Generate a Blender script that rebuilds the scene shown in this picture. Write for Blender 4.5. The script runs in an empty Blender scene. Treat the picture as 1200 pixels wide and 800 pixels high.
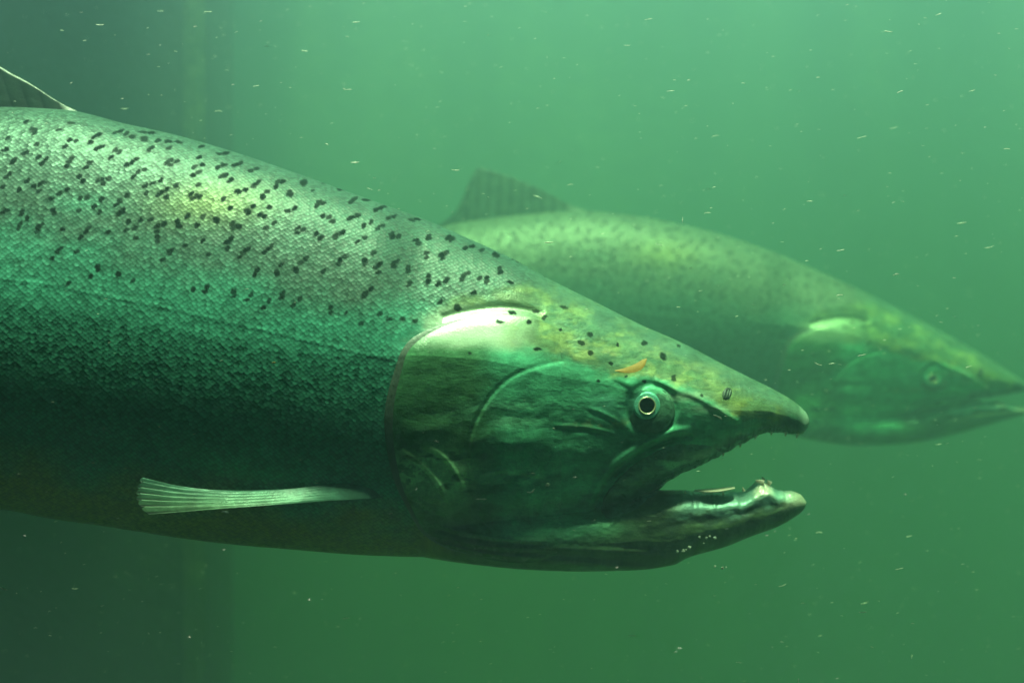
import bpy, math, random
import numpy as np
from mathutils import Vector, Euler

sc = bpy.context.scene
R = math.radians
random.seed(7)
rng = np.random.default_rng(11)

# ------------------------------------------------------------------ camera
S = 0.00045          # metres per photo pixel in the plane of the near fish
D0 = 0.90            # camera to that plane
cam_d = bpy.data.cameras.new('camera')
cam = bpy.data.objects.new('camera', cam_d)
sc.collection.objects.link(cam)
cam.location = (0, -D0, 0)
cam.rotation_euler = (R(90), 0, 0)
cam_d.sensor_width = 36
cam_d.lens = 36 * D0 / (1200 * S)
cam_d.clip_start = 0.02
cam_d.clip_end = 200
cam_d.dof.use_dof = True
cam_d.dof.focus_distance = 0.855
cam_d.dof.aperture_fstop = 5.0
sc.camera = cam

# ------------------------------------------------------------------ light
SUN_ELEV, SUN_AZ = R(76.5), R(180 - 10)       # azimuth clockwise from +Y; from the camera's side
w = bpy.data.worlds.new('World'); sc.world = w; w.use_nodes = True
nt = w.node_tree; nt.nodes.clear()
sky = nt.nodes.new('ShaderNodeTexSky'); sky.sky_type = 'NISHITA'; sky.sun_disc = False
sky.sun_elevation = SUN_ELEV; sky.sun_rotation = SUN_AZ
bg = nt.nodes.new('ShaderNodeBackground'); bg.inputs['Strength'].default_value = 0.15
wo = nt.nodes.new('ShaderNodeOutputWorld')
nt.links.new(sky.outputs[0], bg.inputs[0]); nt.links.new(bg.outputs[0], wo.inputs[0])
sd = bpy.data.lights.new('sun', 'SUN'); sd.energy = 5.0; sd.angle = R(12); sd.color = (1, .95, .86)
sun = bpy.data.objects.new('sun', sd); sc.collection.objects.link(sun)
sv = Vector((math.sin(SUN_AZ) * math.cos(SUN_ELEV), math.cos(SUN_AZ) * math.cos(SUN_ELEV), math.sin(SUN_ELEV)))
sun.rotation_euler = sv.to_track_quat('Z', 'Y').to_euler()
sun.location = (0, 0, 3)

sc.view_settings.view_transform = 'Standard'; sc.view_settings.look = 'None'
sc.view_settings.gamma = 1; sc.view_settings.use_curve_mapping = False
sc.view_settings.exposure = 1.85
sc.render.engine = 'CYCLES'
cy = sc.cycles
cy.use_denoising = True; cy.volume_bounces = 4; cy.max_bounces = 8; cy.diffuse_bounces = 3
cy.glossy_bounces = 2; cy.transparent_max_bounces = 12; cy.caustics_reflective = False
cy.caustics_refractive = False; cy.sample_clamp_indirect = 3

# ------------------------------------------------------------------ node helpers
class NT:
    def __init__(s, name):
        s.m = bpy.data.materials.new(name); s.m.use_nodes = True
        s.t = s.m.node_tree; s.t.nodes.clear()
        s.out = s.n('ShaderNodeOutputMaterial')
    def n(s, typ, **kw):
        nd = s.t.nodes.new(typ)
        for k, v in kw.items(): setattr(nd, k, v)
        return nd
    def set(s, sock, v):
        if hasattr(v, 'is_output') or isinstance(v, bpy.types.NodeSocket): s.t.links.new(v, sock)
        elif v is not None: sock.default_value = v
    def math(s, op, a, b=None, c=None, clamp=False):
        nd = s.n('ShaderNodeMath', operation=op, use_clamp=clamp)
        s.set(nd.inputs[0], a)
        if b is not None: s.set(nd.inputs[1], b)
        if c is not None: s.set(nd.inputs[2], c)
        return nd.outputs[0]
    def vm(s, op, a, b=None, out=0):
        nd = s.n('ShaderNodeVectorMath', operation=op)
        s.set(nd.inputs[0], a)
        if b is not None:
            s.set(nd.inputs['Scale'] if op == 'SCALE' else nd.inputs[1], b)
        return nd.outputs[out]
    def mix(s, f, a, b, mode='MIX'):
        nd = s.n('ShaderNodeMix', data_type='RGBA', blend_type=mode)
        s.set(nd.inputs[0], f); s.set(nd.inputs[6], a); s.set(nd.inputs[7], b)
        return nd.outputs[2]
    def ramp(s, f, a, b, lo=0.0, hi=1.0):
        nd = s.n('ShaderNodeMapRange', interpolation_type='SMOOTHSTEP')
        s.set(nd.inputs[0], f); nd.inputs[1].default_value = a; nd.inputs[2].default_value = b
        nd.inputs[3].default_value = lo; nd.inputs[4].default_value = hi
        return nd.outputs[0]
    def noise(s, vec, scale, detail=4, rough=.55, out=0):
        nd = s.n('ShaderNodeTexNoise'); s.set(nd.inputs['Vector'], vec)
        nd.inputs['Scale'].default_value = scale; nd.inputs['Detail'].default_value = detail
        nd.inputs['Roughness'].default_value = rough
        return nd.outputs[out]
    def attr(s, name, out=2):
        nd = s.n('ShaderNodeAttribute', attribute_name=name); return nd.outputs[out]
    def mapping(s, vec, scale=(1, 1, 1), rot=(0, 0, 0)):
        nd = s.n('ShaderNodeMapping'); s.set(nd.inputs[0], vec)
        nd.inputs['Scale'].default_value = scale; nd.inputs['Rotation'].default_value = rot
        return nd.outputs[0]
    def bump(s, h, strength, dist, normal=None):
        nd = s.n('ShaderNodeBump'); s.set(nd.inputs['Height'], h)
        nd.inputs['Strength'].default_value = strength; nd.inputs['Distance'].default_value = dist
        if normal is not None: s.set(nd.inputs['Normal'], normal)
        return nd.outputs[0]
    def bsdf(s, **kw):
        b = s.n('ShaderNodeBsdfPrincipled')
        for k, v in kw.items(): s.set(b.inputs[k.replace('_', ' ')], v)
        s.t.links.new(b.outputs[0], s.out.inputs[0]); return b

def skin_material(name, pitch=4.1):
    """fish skin: 'tint' colour, 'spot' / 'scl' / 'met' / 'rgh' floats, uv in photo-pixel units along the body"""
    k = NT(name)
    uv = k.n('ShaderNodeUVMap').outputs[0]
    tint = k.attr('tint', 0); spot = k.attr('spot'); scl = k.attr('scl'); met = k.attr('met'); rgh = k.attr('rgh')
    wob = k.vm('SCALE', k.noise(uv, 3.0, 2, .5, 1), .006)
    uvw = k.vm('ADD', uv, wob)
    p = k.mapping(uvw, (1000 / pitch / 1.12, 1000 / pitch / .92, 1))
    p = k.mapping(p, (1, 1, 1), (0, 0, R(45)))
    v1 = k.n('ShaderNodeTexVoronoi', voronoi_dimensions='2D', feature='F1'); k.set(v1.inputs['Vector'], p)
    v1.inputs['Scale'].default_value = 1.0; v1.inputs['Randomness'].default_value = .42
    cellc, dist = v1.outputs['Color'], v1.outputs['Distance']
    sep = k.n('ShaderNodeSeparateColor'); k.set(sep.inputs[0], cellc)
    rim = k.ramp(dist, .30, .62)
    # streaky larger patches of missing / dull scales
    big = k.noise(uv, 22, 4, .6); mid = k.noise(uv, 90, 3, .6)
    br = k.math('MULTIPLY_ADD', sep.outputs[0], .55, .72)
    br = k.math('MULTIPLY', br, k.math('SUBTRACT', 1.12, k.math('MULTIPLY', rim, .36)))
    br = k.math('MULTIPLY', br, k.math('MULTIPLY_ADD', big, .7, .68))
    sclf = k.mix(scl, (1, 1, 1, 1), br)
    # head mottling
    mo = k.math('MULTIPLY_ADD', k.noise(uv, 46, 7, .75), 2.2, -.08)
    mo = k.math('MULTIPLY', mo, k.math('MULTIPLY_ADD', k.noise(k.mapping(uv, (1, 2.6, 1)), 160, 3, .6), .5, .75))
    headf = k.mix(scl, mo, (1, 1, 1, 1))
    slv = k.attr('slv'); headf = k.mix(k.math('MULTIPLY', slv, .8), headf, (1.2, 1.2, 1.2, 1)); c = k.mix(1.0, tint, sclf, 'MULTIPLY'); c = k.mix(1.0, c, headf, 'MULTIPLY')  # paler where the gill cover's sky highlight is painted
    c = k.mix(k.math('MULTIPLY', spot, .975), c, (.010, .020, .016, 1))
    # normal: each scale tilts its own way
    geo = k.n('ShaderNodeNewGeometry').outputs['Normal']
    tilt = k.vm('SCALE', k.vm('SUBTRACT', cellc, (.5, .5, .5)), k.math('MULTIPLY', scl, .16))
    nrm = k.vm('NORMALIZE', k.vm('ADD', geo, tilt))
    h1 = k.math('MULTIPLY', k.math('SUBTRACT', 1.0, dist), scl)
    n2 = k.bump(h1, .13, .001, nrm)
    h2 = k.math('MULTIPLY', k.noise(uv, 150, 6, .65), k.math('SUBTRACT', 1.15, k.math('MAXIMUM', scl, k.math('MULTIPLY', k.attr('slv'), .75))))
    n3 = k.bump(h2, .15, .0012, n2)
    h3 = k.math('MULTIPLY', k.noise(k.mapping(uv, (1, 1.8, 1)), 34, 3, .5), k.math('SUBTRACT', 1.0, k.math('MULTIPLY', slv, .8)))
    n3 = k.bump(k.math('MULTIPLY', k.noise(uv, 420, 3, .6), k.math('SUBTRACT', 1.0, scl)), .22, .0006, n3)
    n4 = k.bump(k.math('MULTIPLY', h3, k.math('SUBTRACT', 1.2, scl)), .14, .004, n3)
    ro = k.math('ADD', rgh, k.math('MULTIPLY', k.math('SUBTRACT', mid, .5), .25))
    k.bsdf(Base_Color=c, Metallic=k.math('MULTIPLY', met, k.math('SUBTRACT', 1.0, spot)),
           Roughness=k.math('MAXIMUM', ro, .12), Normal=n4, Specular_IOR_Level=k.math('MULTIPLY', k.math('SUBTRACT', 1.0, spot), .30))
    return k.m

def simple_mat(name, col, rough=.5, metal=0.0, nscale=300, amp=.3, bump=.3, bdist=.0008, coat=0.0, alpha=None, obj=True):
    k = NT(name)
    co = k.n('ShaderNodeTexCoord').outputs['Object']
    f = k.noise(co, nscale, 5, .6)
    c = k.mix(1.0, (*col, 1), k.math('MULTIPLY_ADD', f, 2 * amp, 1 - amp), 'MULTIPLY')
    kw = {}
    if alpha is not None: kw['Alpha'] = alpha
    k.bsdf(Base_Color=c, Roughness=rough, Metallic=metal, Normal=k.bump(f, bump, bdist), Coat_Weight=coat, **kw)
    return k.m

# ------------------------------------------------------------------ numpy helpers
def pchip(xs, ys):
    xs = np.asarray(xs, float); ys = np.asarray(ys, float)
    h = np.diff(xs); d = np.diff(ys) / h
    m = np.zeros_like(xs)
    for i in range(1, len(xs) - 1):
        if d[i - 1] * d[i] > 0:
            w1 = 2 * h[i] + h[i - 1]; w2 = h[i] + 2 * h[i - 1]
            m[i] = (w1 + w2) / (w1 / d[i - 1] + w2 / d[i])
    m[0] = d[0]; m[-1] = d[-1]
    def f(x):
        x = np.clip(np.asarray(x, float), xs[0], xs[-1])
        i = np.clip(np.searchsorted(xs, x, side='right') - 1, 0, len(xs) - 2)
        t = (x - xs[i]) / h[i]
        return ((2*t**3 - 3*t**2 + 1) * ys[i] + (t**3 - 2*t**2 + t) * h[i] * m[i]
                + (-2*t**3 + 3*t**2) * ys[i+1] + (t**3 - t**2) * h[i] * m[i+1])
    return f

def tab(pts):
    a = np.array(pts, float); return pchip(a[:, 0], a[:, 1])

def sstep(x, a, b):
    t = np.clip((x - a) / (b - a), 0, 1); return t * t * (3 - 2 * t)

_lat = np.random.default_rng(3).random((256, 256))
def vnoise(x, y):
    xi = np.floor(x).astype(int); yi = np.floor(y).astype(int)
    fx = x - xi; fy = y - yi
    fx = fx * fx * (3 - 2 * fx); fy = fy * fy * (3 - 2 * fy)
    g = lambda a, b: _lat[a & 255, b & 255]
    return ((g(xi, yi) * (1 - fx) + g(xi + 1, yi) * fx) * (1 - fy)
            + (g(xi, yi + 1) * (1 - fx) + g(xi + 1, yi + 1) * fx) * fy)
def fbm(x, y, o=4):
    s = 0; a = .5; t = 0
    for i in range(o):
        s = s + a * vnoise(x * 2**i + 17 * i, y * 2**i + 31 * i); t += a; a *= .55
    return s / t

def polydist(x, y, pl):
    """distance to a polyline and the side (+1 = left of travel in x-right, y-down axes... sign of cross)"""
    best = np.full(x.shape, 1e9); side = np.zeros(x.shape); prog = np.zeros(x.shape)
    pl = np.array(pl, float); n = len(pl) - 1
    for i in range(n):
        a, b = pl[i], pl[i + 1]; ab = b - a; L2 = ab @ ab
        t = np.clip(((x - a[0]) * ab[0] + (y - a[1]) * ab[1]) / L2, 0, 1)
        dx = x - (a[0] + t * ab[0]); dy = y - (a[1] + t * ab[1])
        d = np.hypot(dx, dy); cr = ab[0] * (y - a[1]) - ab[1] * (x - a[0])
        m = d < best
        best[m] = d[m]; side[m] = np.sign(cr)[m]; prog[m] = ((i + t) / n)[m]
    return best, side, prog

def smooth_poly(pl, it=2, closed=False):
    p = [tuple(q) for q in pl]
    for _ in range(it):
        q = []
        n = len(p)
        rngi = range(n if closed else n - 1)
        if not closed: q.append(p[0])
        for i in rngi:
            a, b = p[i], p[(i + 1) % n]
            q.append(tuple(.75 * u + .25 * v for u, v in zip(a, b)))
            q.append(tuple(.25 * u + .75 * v for u, v in zip(a, b)))
        if not closed: q.append(p[-1])
        p = q
    return p

def grid_faces(nu, nv, wrap_v=False, off=0, flip=False):
    i = np.arange(nu - 1)[:, None]; j = np.arange(nv if wrap_v else nv - 1)[None, :]
    j2 = (j + 1) % nv
    a = i * nv + j; b = (i + 1) * nv + j; c = (i + 1) * nv + j2; d = i * nv + j2
    f = np.stack([a, b, c, d] if not flip else [d, c, b, a], -1).reshape(-1, 4)
    return f + off

def make_mesh(name, verts, faces, mat, parent=None, attrs=None, uv=None, smooth=True):
    me = bpy.data.meshes.new(name)
    verts = np.asarray(verts, np.float32); faces = np.asarray(faces, np.int32)
    n = faces.shape[1]
    me.vertices.add(len(verts)); me.vertices.foreach_set('co', verts.ravel())
    me.loops.add(faces.size); me.loops.foreach_set('vertex_index', faces.ravel())
    me.polygons.add(len(faces))
    me.polygons.foreach_set('loop_start', np.arange(0, faces.size, n, dtype=np.int32))
    me.polygons.foreach_set('use_smooth', np.full(len(faces), smooth, bool))
    me.update(calc_edges=True)
    if uv is not None:
        l = me.uv_layers.new(name='UVMap')
        l.data.foreach_set('uv', np.asarray(uv, np.float32)[faces.ravel()].ravel())
    for k, v in (attrs or {}).items():
        v = np.asarray(v, np.float32)
        if v.ndim == 2:
            a = me.attributes.new(k, 'FLOAT_COLOR', 'POINT')
            a.data.foreach_set('color', np.concatenate([v, np.ones((len(v), 1), np.float32)], 1).ravel())
        else:
            a = me.attributes.new(k, 'FLOAT', 'POINT'); a.data.foreach_set('value', v)
    me.materials.append(mat)
    o = bpy.data.objects.new(name, me); sc.collection.objects.link(o)
    if parent is not None: o.parent = parent
    return o

def box(name, lo, hi, mat, parent=None, kind=None, bevel=0.0):
    import bmesh
    bm = bmesh.new(); bmesh.ops.create_cube(bm, size=1)
    for v in bm.verts:
        v.co = Vector(((lo[i] + hi[i]) / 2 + v.co[i] * (hi[i] - lo[i]) for i in range(3)))
    if bevel: bmesh.ops.bevel(bm, geom=bm.edges[:], offset=bevel, segments=3, affect='EDGES')
    me = bpy.data.meshes.new(name); bm.to_mesh(me); bm.free()
    me.materials.append(mat)
    o = bpy.data.objects.new(name, me); sc.collection.objects.link(o)
    if parent is not None: o.parent = parent
    if kind: o['kind'] = kind
    return o

# ------------------------------------------------------------------ setting: the channel behind the viewing window
def concrete(name, base, algae, nscale=3.0, amount=.5):
    k = NT(name)
    co = k.n('ShaderNodeTexCoord').outputs['Object']
    st = k.mapping(co, (1, 1, .22))
    f = k.noise(st, nscale, 7, .62); g = k.noise(co, nscale * 14, 5, .6)
    m = k.ramp(f, .5 - amount * .3, .62)
    c = k.mix(m, (*base, 1), (*algae, 1))
    c = k.mix(1.0, c, k.math('MULTIPLY_ADD', g, .8, .6), 'MULTIPLY')
    k.bsdf(Base_Color=c, Roughness=.85, Normal=k.bump(g, .6, .02))
    return k.m

M_wall = concrete('algae concrete', (.26, .30, .14), (.02, .035, .015), 4.5, .9)
M_dark = concrete('dark algae concrete', (.030, .040, .028), (.015, .03, .015))
M_floor = concrete('silty floor', (.26, .26, .07), (.12, .16, .04), 5)
M_room = concrete('weathered concrete', (.03, .035, .03), (.02, .025, .02))
ZT = 0.52       # rim of the channel
ZF = -0.46      # channel floor
def tagit(o, label=None, cat=None, group=None, kind=None):
    if label: o['label'] = label
    if cat: o['category'] = cat
    if group: o['group'] = group
    if kind: o['kind'] = kind
    return o
box('channel_floor', (-2.6, -.125, ZF - .2), (2.9, 2.2, ZF), M_floor, kind='structure')
box('channel_wall', (-2.6, .98, ZF), (2.9, 1.3, ZT), M_wall, kind='structure')
box('channel_wall', (-2.9, -.125, ZF), (-2.6, 2.1, ZT), M_wall, kind='structure')
box('channel_wall', (2.9, -.125, ZF), (3.2, 2.1, ZT), M_wall, kind='structure')
# window wall with its opening, and the dark viewing room the camera stands in
WX, WZ = .44, .33
box('window_wall', (-2.6, -.185, ZF), (-WX, -.125, ZT), M_room, kind='structure')
box('window_wall', (WX, -.185, ZF), (2.9, -.125, ZT), M_room, kind='structure')
box('window_wall', (-WX, -.185, ZF), (WX, -.125, -WZ), M_room, kind='structure')
box('lintel_shade', (-WX, -.185, .20), (WX, -.125, .268), M_room, kind='structure')  # unseen bar over the window, its height set to shade the lower flank
box('room_wall', (-2.6, -2.6, ZF), (-2.4, -.185, ZT), M_room, kind='structure')
box('room_wall', (2.7, -2.6, ZF), (2.9, -.185, ZT), M_room, kind='structure')
box('room_wall', (-2.6, -2.8, ZF), (2.9, -2.6, ZT), M_room, kind='structure')
box('room_floor', (-2.6, -2.8, ZF - .2), (2.9, -.125, ZF), M_room, kind='structure')

box('room_roof', (-2.9, -2.8, ZT), (3.2, -.38, ZT + .12), M_room, kind='structure')  # out of view; stops short of the window so some daylight falls through
# dark pier on the left, with its paler joint strip
pier = bpy.data.objects.new('concrete_pier', None); sc.collection.objects.link(pier)
PY = .33
pier.location = (-1.0, PY + .2, ZF)
tagit(pier, 'dark algae-stained concrete pier fading into the green water at the left', 'pier')
PX = (240 - 600) * S * (D0 + PY) / D0
PT = PX * D0 / (S * (275 - 600)) - (D0 + PY)
def rel(o, root):
    for v in o.data.vertices: v.co -= root.location
    o.parent = root
p = box('pier_shaft', (-2.6, PY, ZF), (PX, PY + PT, ZT), M_dark, bevel=.01); rel(p, pier)
M_strip = concrete('joint filler', (.12, .14, .05), (.08, .12, .04))
box('shade_slab', (-2.6, .0, ZT + .03), (PX, 1.9, ZT + .13), M_wall, kind='structure')  # unseen slab added overhead to darken the water before the pier
for bx, bw in ((-.19, .02), (.33, .03), (.50, .03), (.68, .05)):
    box('shade_bar', (bx, .22, ZT + .03), (bx + bw, .97, ZT + .07), M_wall, kind='structure')  # unseen bars added to throw soft vertical streaks into the water
sx0 = (214 - 600) * S * (D0 + PY - .01) / D0; sx1 = (238 - 600) * S * (D0 + PY - .01) / D0
p = box('joint_strip', (sx0, PY - .012, ZF), (sx1, PY + .003, ZT), M_strip, bevel=.004); rel(p, pier)

# the murky water itself
k = NT('murky green water')
va = k.n('ShaderNodeVolumeAbsorption'); vs = k.n('ShaderNodeVolumeScatter'); ad = k.n('ShaderNodeAddShader')
vs.inputs['Color'].default_value = (.52, .93, 1.0, 1); vs.inputs['Density'].default_value = .86
vs.inputs['Anisotropy'].default_value = .15
# absorption = (1 - colour) * density
va.inputs['Color'].default_value = (.20, .61, .27, 1); va.inputs['Density'].default_value = 2.85
k.t.links.new(va.outputs[0], ad.inputs[0]); k.t.links.new(vs.outputs[0], ad.inputs[1])
k.t.links.new(ad.outputs[0], k.out.inputs['Volume'])
hz = box('haze', (-2.597, -.123, ZF + .003), (2.897, 0.977, .50), k.m, kind='stuff')

# ------------------------------------------------------------------ the spots, traced: crops of the photograph
SP = []
def crop(ox, oy, k_, txt, a=3.3, b=2.3, ang=-35):
    for q in txt.split():
        f = ''
        if q[0].isalpha(): f, q = q[0], q[1:]
        x, y = map(float, q.split(','))
        aa, bb, an = a, b, ang + rng.uniform(-30, 30)
        if f == 'f': aa, bb, an = 4.4, 1.7, 8
        if f == 'b': aa, bb, an = 4.6, 3.6, rng.uniform(0, 90)
        if f == 's': aa, bb = 1.9, 1.5
        SP.append((ox + x / k_, oy + y / k_, aa, bb, R(an)))
crop(0, 120, 5.333, '165,120 215,175 200,165 212,195 f445,130 365,170 45,225 40,295 s15,300 230,260 435,235 405,275 475,240 590,215 565,250 620,200 720,190 750,180 605,290 635,280 150,320 90,360 165,315 75,375 240,340 265,380 290,355 430,370 415,400 450,350 720,300 695,345 745,310 560,375 535,405 790,385 40,465 60,445 15,530 170,490 120,545 250,510 245,555 210,525 270,500 495,465 520,490 640,480 610,490 680,475 645,510 320,605 330,670 340,690 370,570 420,545 500,600 545,595 635,605 590,650 620,685 745,620 790,580 720,640 490,675 750,690 770,670 20,685 40,675 140,680 135,700 130,755 170,725 120,780 240,775 260,765 390,790 550,785')
crop(130, 120, 5.333, 'f200,185 f250,190 95,195 130,215 b205,230 295,240 f360,245 f420,248 240,295 255,285 365,285 570,275 f680,320 715,318 550,343 350,378 410,370 375,360 375,390 100,390 160,355 130,375 520,405 570,390 515,455 550,435 670,405 705,390 785,388 690,465 755,485 715,455 140,465 165,435 205,420 210,520 220,570 260,505 315,485 300,575 345,590 350,545 405,520 320,560 545,515 535,585 510,600 555,590 500,570 700,605 745,660 790,555 475,715 480,705 575,715 655,730 660,745 105,580 55,610 30,640 50,700 80,680 110,750 185,735 155,780 250,730 290,770 330,765 420,750 425,775 540,770 760,755 790,770')
crop(260, 150, 5.333, '20,158 f200,178 f260,185 80,230 115,218 f15,225 180,265 215,255 10,295 60,320 50,330 210,350 195,365 230,335 110,400 150,385 250,425 285,398 255,435 345,340 340,365 380,335 f420,250 b510,340 650,340 s565,390 745,385 b425,410 600,475 590,490 635,470 610,460 410,518 455,500 630,550 670,555 690,580 50,500 155,515 195,490 165,530 295,495 235,540 265,550 325,595 275,625 65,600 110,618 70,625 475,625 510,635 475,655 590,660 625,680 615,690 745,655 710,685 715,670 60,690 25,718 310,735 265,775 290,750 165,755 130,780 35,755')
crop(390, 200, 5.333, 'f50,118 125,185 115,195 140,175 f210,182 315,225 275,245 300,235 465,245 120,290 155,278 110,300 350,295 385,285 f645,272 f490,310 f530,305 f625,310 f780,345 5,315 190,345 240,322 285,358 310,345 365,395 375,415 410,410 155,445 200,420 15,410 60,385 520,435 535,455 600,412 600,425 725,415 740,430 255,515 45,560 75,535 35,585 200,560 205,580 285,595 285,635 265,605 295,580 405,565 385,600 380,580 465,605 470,625 585,515 585,545 675,530 715,510 685,545 480,700 475,715 600,655 595,690 660,710 705,690 715,680 240,740 205,765 190,785')
crop(510, 240, 5.333, 'f145,130 f175,140 80,205 105,210 190,268 230,260 290,285 370,305 385,320 495,335 545,355 520,345 f395,240 690,437 40,310 70,298 45,325 175,445 200,425 170,460 400,400 410,420 280,455 325,455 320,480 f470,485 245,550 20,490 70,475 30,605 b140,640')
crop(0, 250, 4, '405,85 380,115 270,180 245,210 285,165 360,180 295,75 182,65 178,85 458,248 460,265 555,285 320,330 425,295 620,315 640,115 590,80 630,70 660,30 605,35 505,90 735,60 770,50 738,110 735,85 765,215 795,175')
crop(180, 250, 4, '205,55 115,50 110,35 45,50 18,85 18,130 80,175 75,185 150,150 230,130 345,135 365,120 260,190 45,215 430,175 405,205 535,165 515,185 485,265 475,285 600,240 575,270 580,285 715,210 690,230 665,260 670,270 795,270 605,375 600,395 685,400 655,430 185,355 250,345 240,365 375,365 380,385 455,380 435,405 540,410 515,440')
crop(360, 280, 4, '300,235 270,260 110,320 110,345 s185,345 340,350 385,375 450,375 505,385 620,295 b705,320 785,255 255,395')
NB = len(SP)
crop(430, 340, 4, 'f922,80 833,128 763,148 s907,188 1046,210 1002,247 1048,292 f800,275 f623,147 s1175,255 s1145,343 s695,110 s480,295', 2.9, 2.3, 10)
crop(680, 380, 4, '46,48 8,90 48,132 s175,92 s147,183 300,88 b387,150 s461,102 s398,38 s440,243 440,256 s213,245 s300,268 s85,265 s572,332', 2.9, 2.4, 20)
crop(0, 0, 1, 'f628,365 f600,366', 3, 2, 0)
SP = np.array(SP)

# ------------------------------------------------------------------ salmon builder
SKIN = skin_material('salmon skin')
M_gum = simple_mat('jaw skin', (.10, .16, .12), .3, .1, 260, .6, .8, .002, .3)
M_tooth = simple_mat('tooth', (.82, .80, .58), .3, 0, 500, .15)
M_pupil = simple_mat('pupil', (.004, .006, .006), .06, 0, 300, .1, .0, .001, .5)
M_iris = simple_mat('iris', (.16, .62, .44), .3, .4, 1600, .75, .6, .0006)
M_ring = simple_mat('iris ring', (.62, .72, .42), .25, .5, 1400, .4, .4, .0004)
M_pit = simple_mat('nostril shade', (.02, .045, .03), .5, 0, 500, .3)
M_cornea = simple_mat('eye skin', (.07, .20, .12), .30, .15, 420, .85, .7, .0008, .1)
M_membrane = simple_mat('gill membrane', (.13, .20, .15), .4, .15, 400, .3, .4, .0006)
M_finray = simple_mat('fin', (.30, .40, .30), .4, .1, 300, .3, .4, .0006)

OX, OY = 300.0, 400.0
def P3(x, y, d):     # local photo-pixel coordinates -> metres about the fish's origin
    return np.stack([(x - OX) * S, -d * S, (OY - y) * S], -1)

def shade_tint(x, y, near=True):
    """pigment of the skin (real colours of the fish): pale silver back, olive belly and head"""
    n = x.shape
    back = np.array([.44, .50, .40]); flank = np.array([.24, .32, .27]); belly = np.array([.16, .19, .10])
    return back, flank, belly

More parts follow.
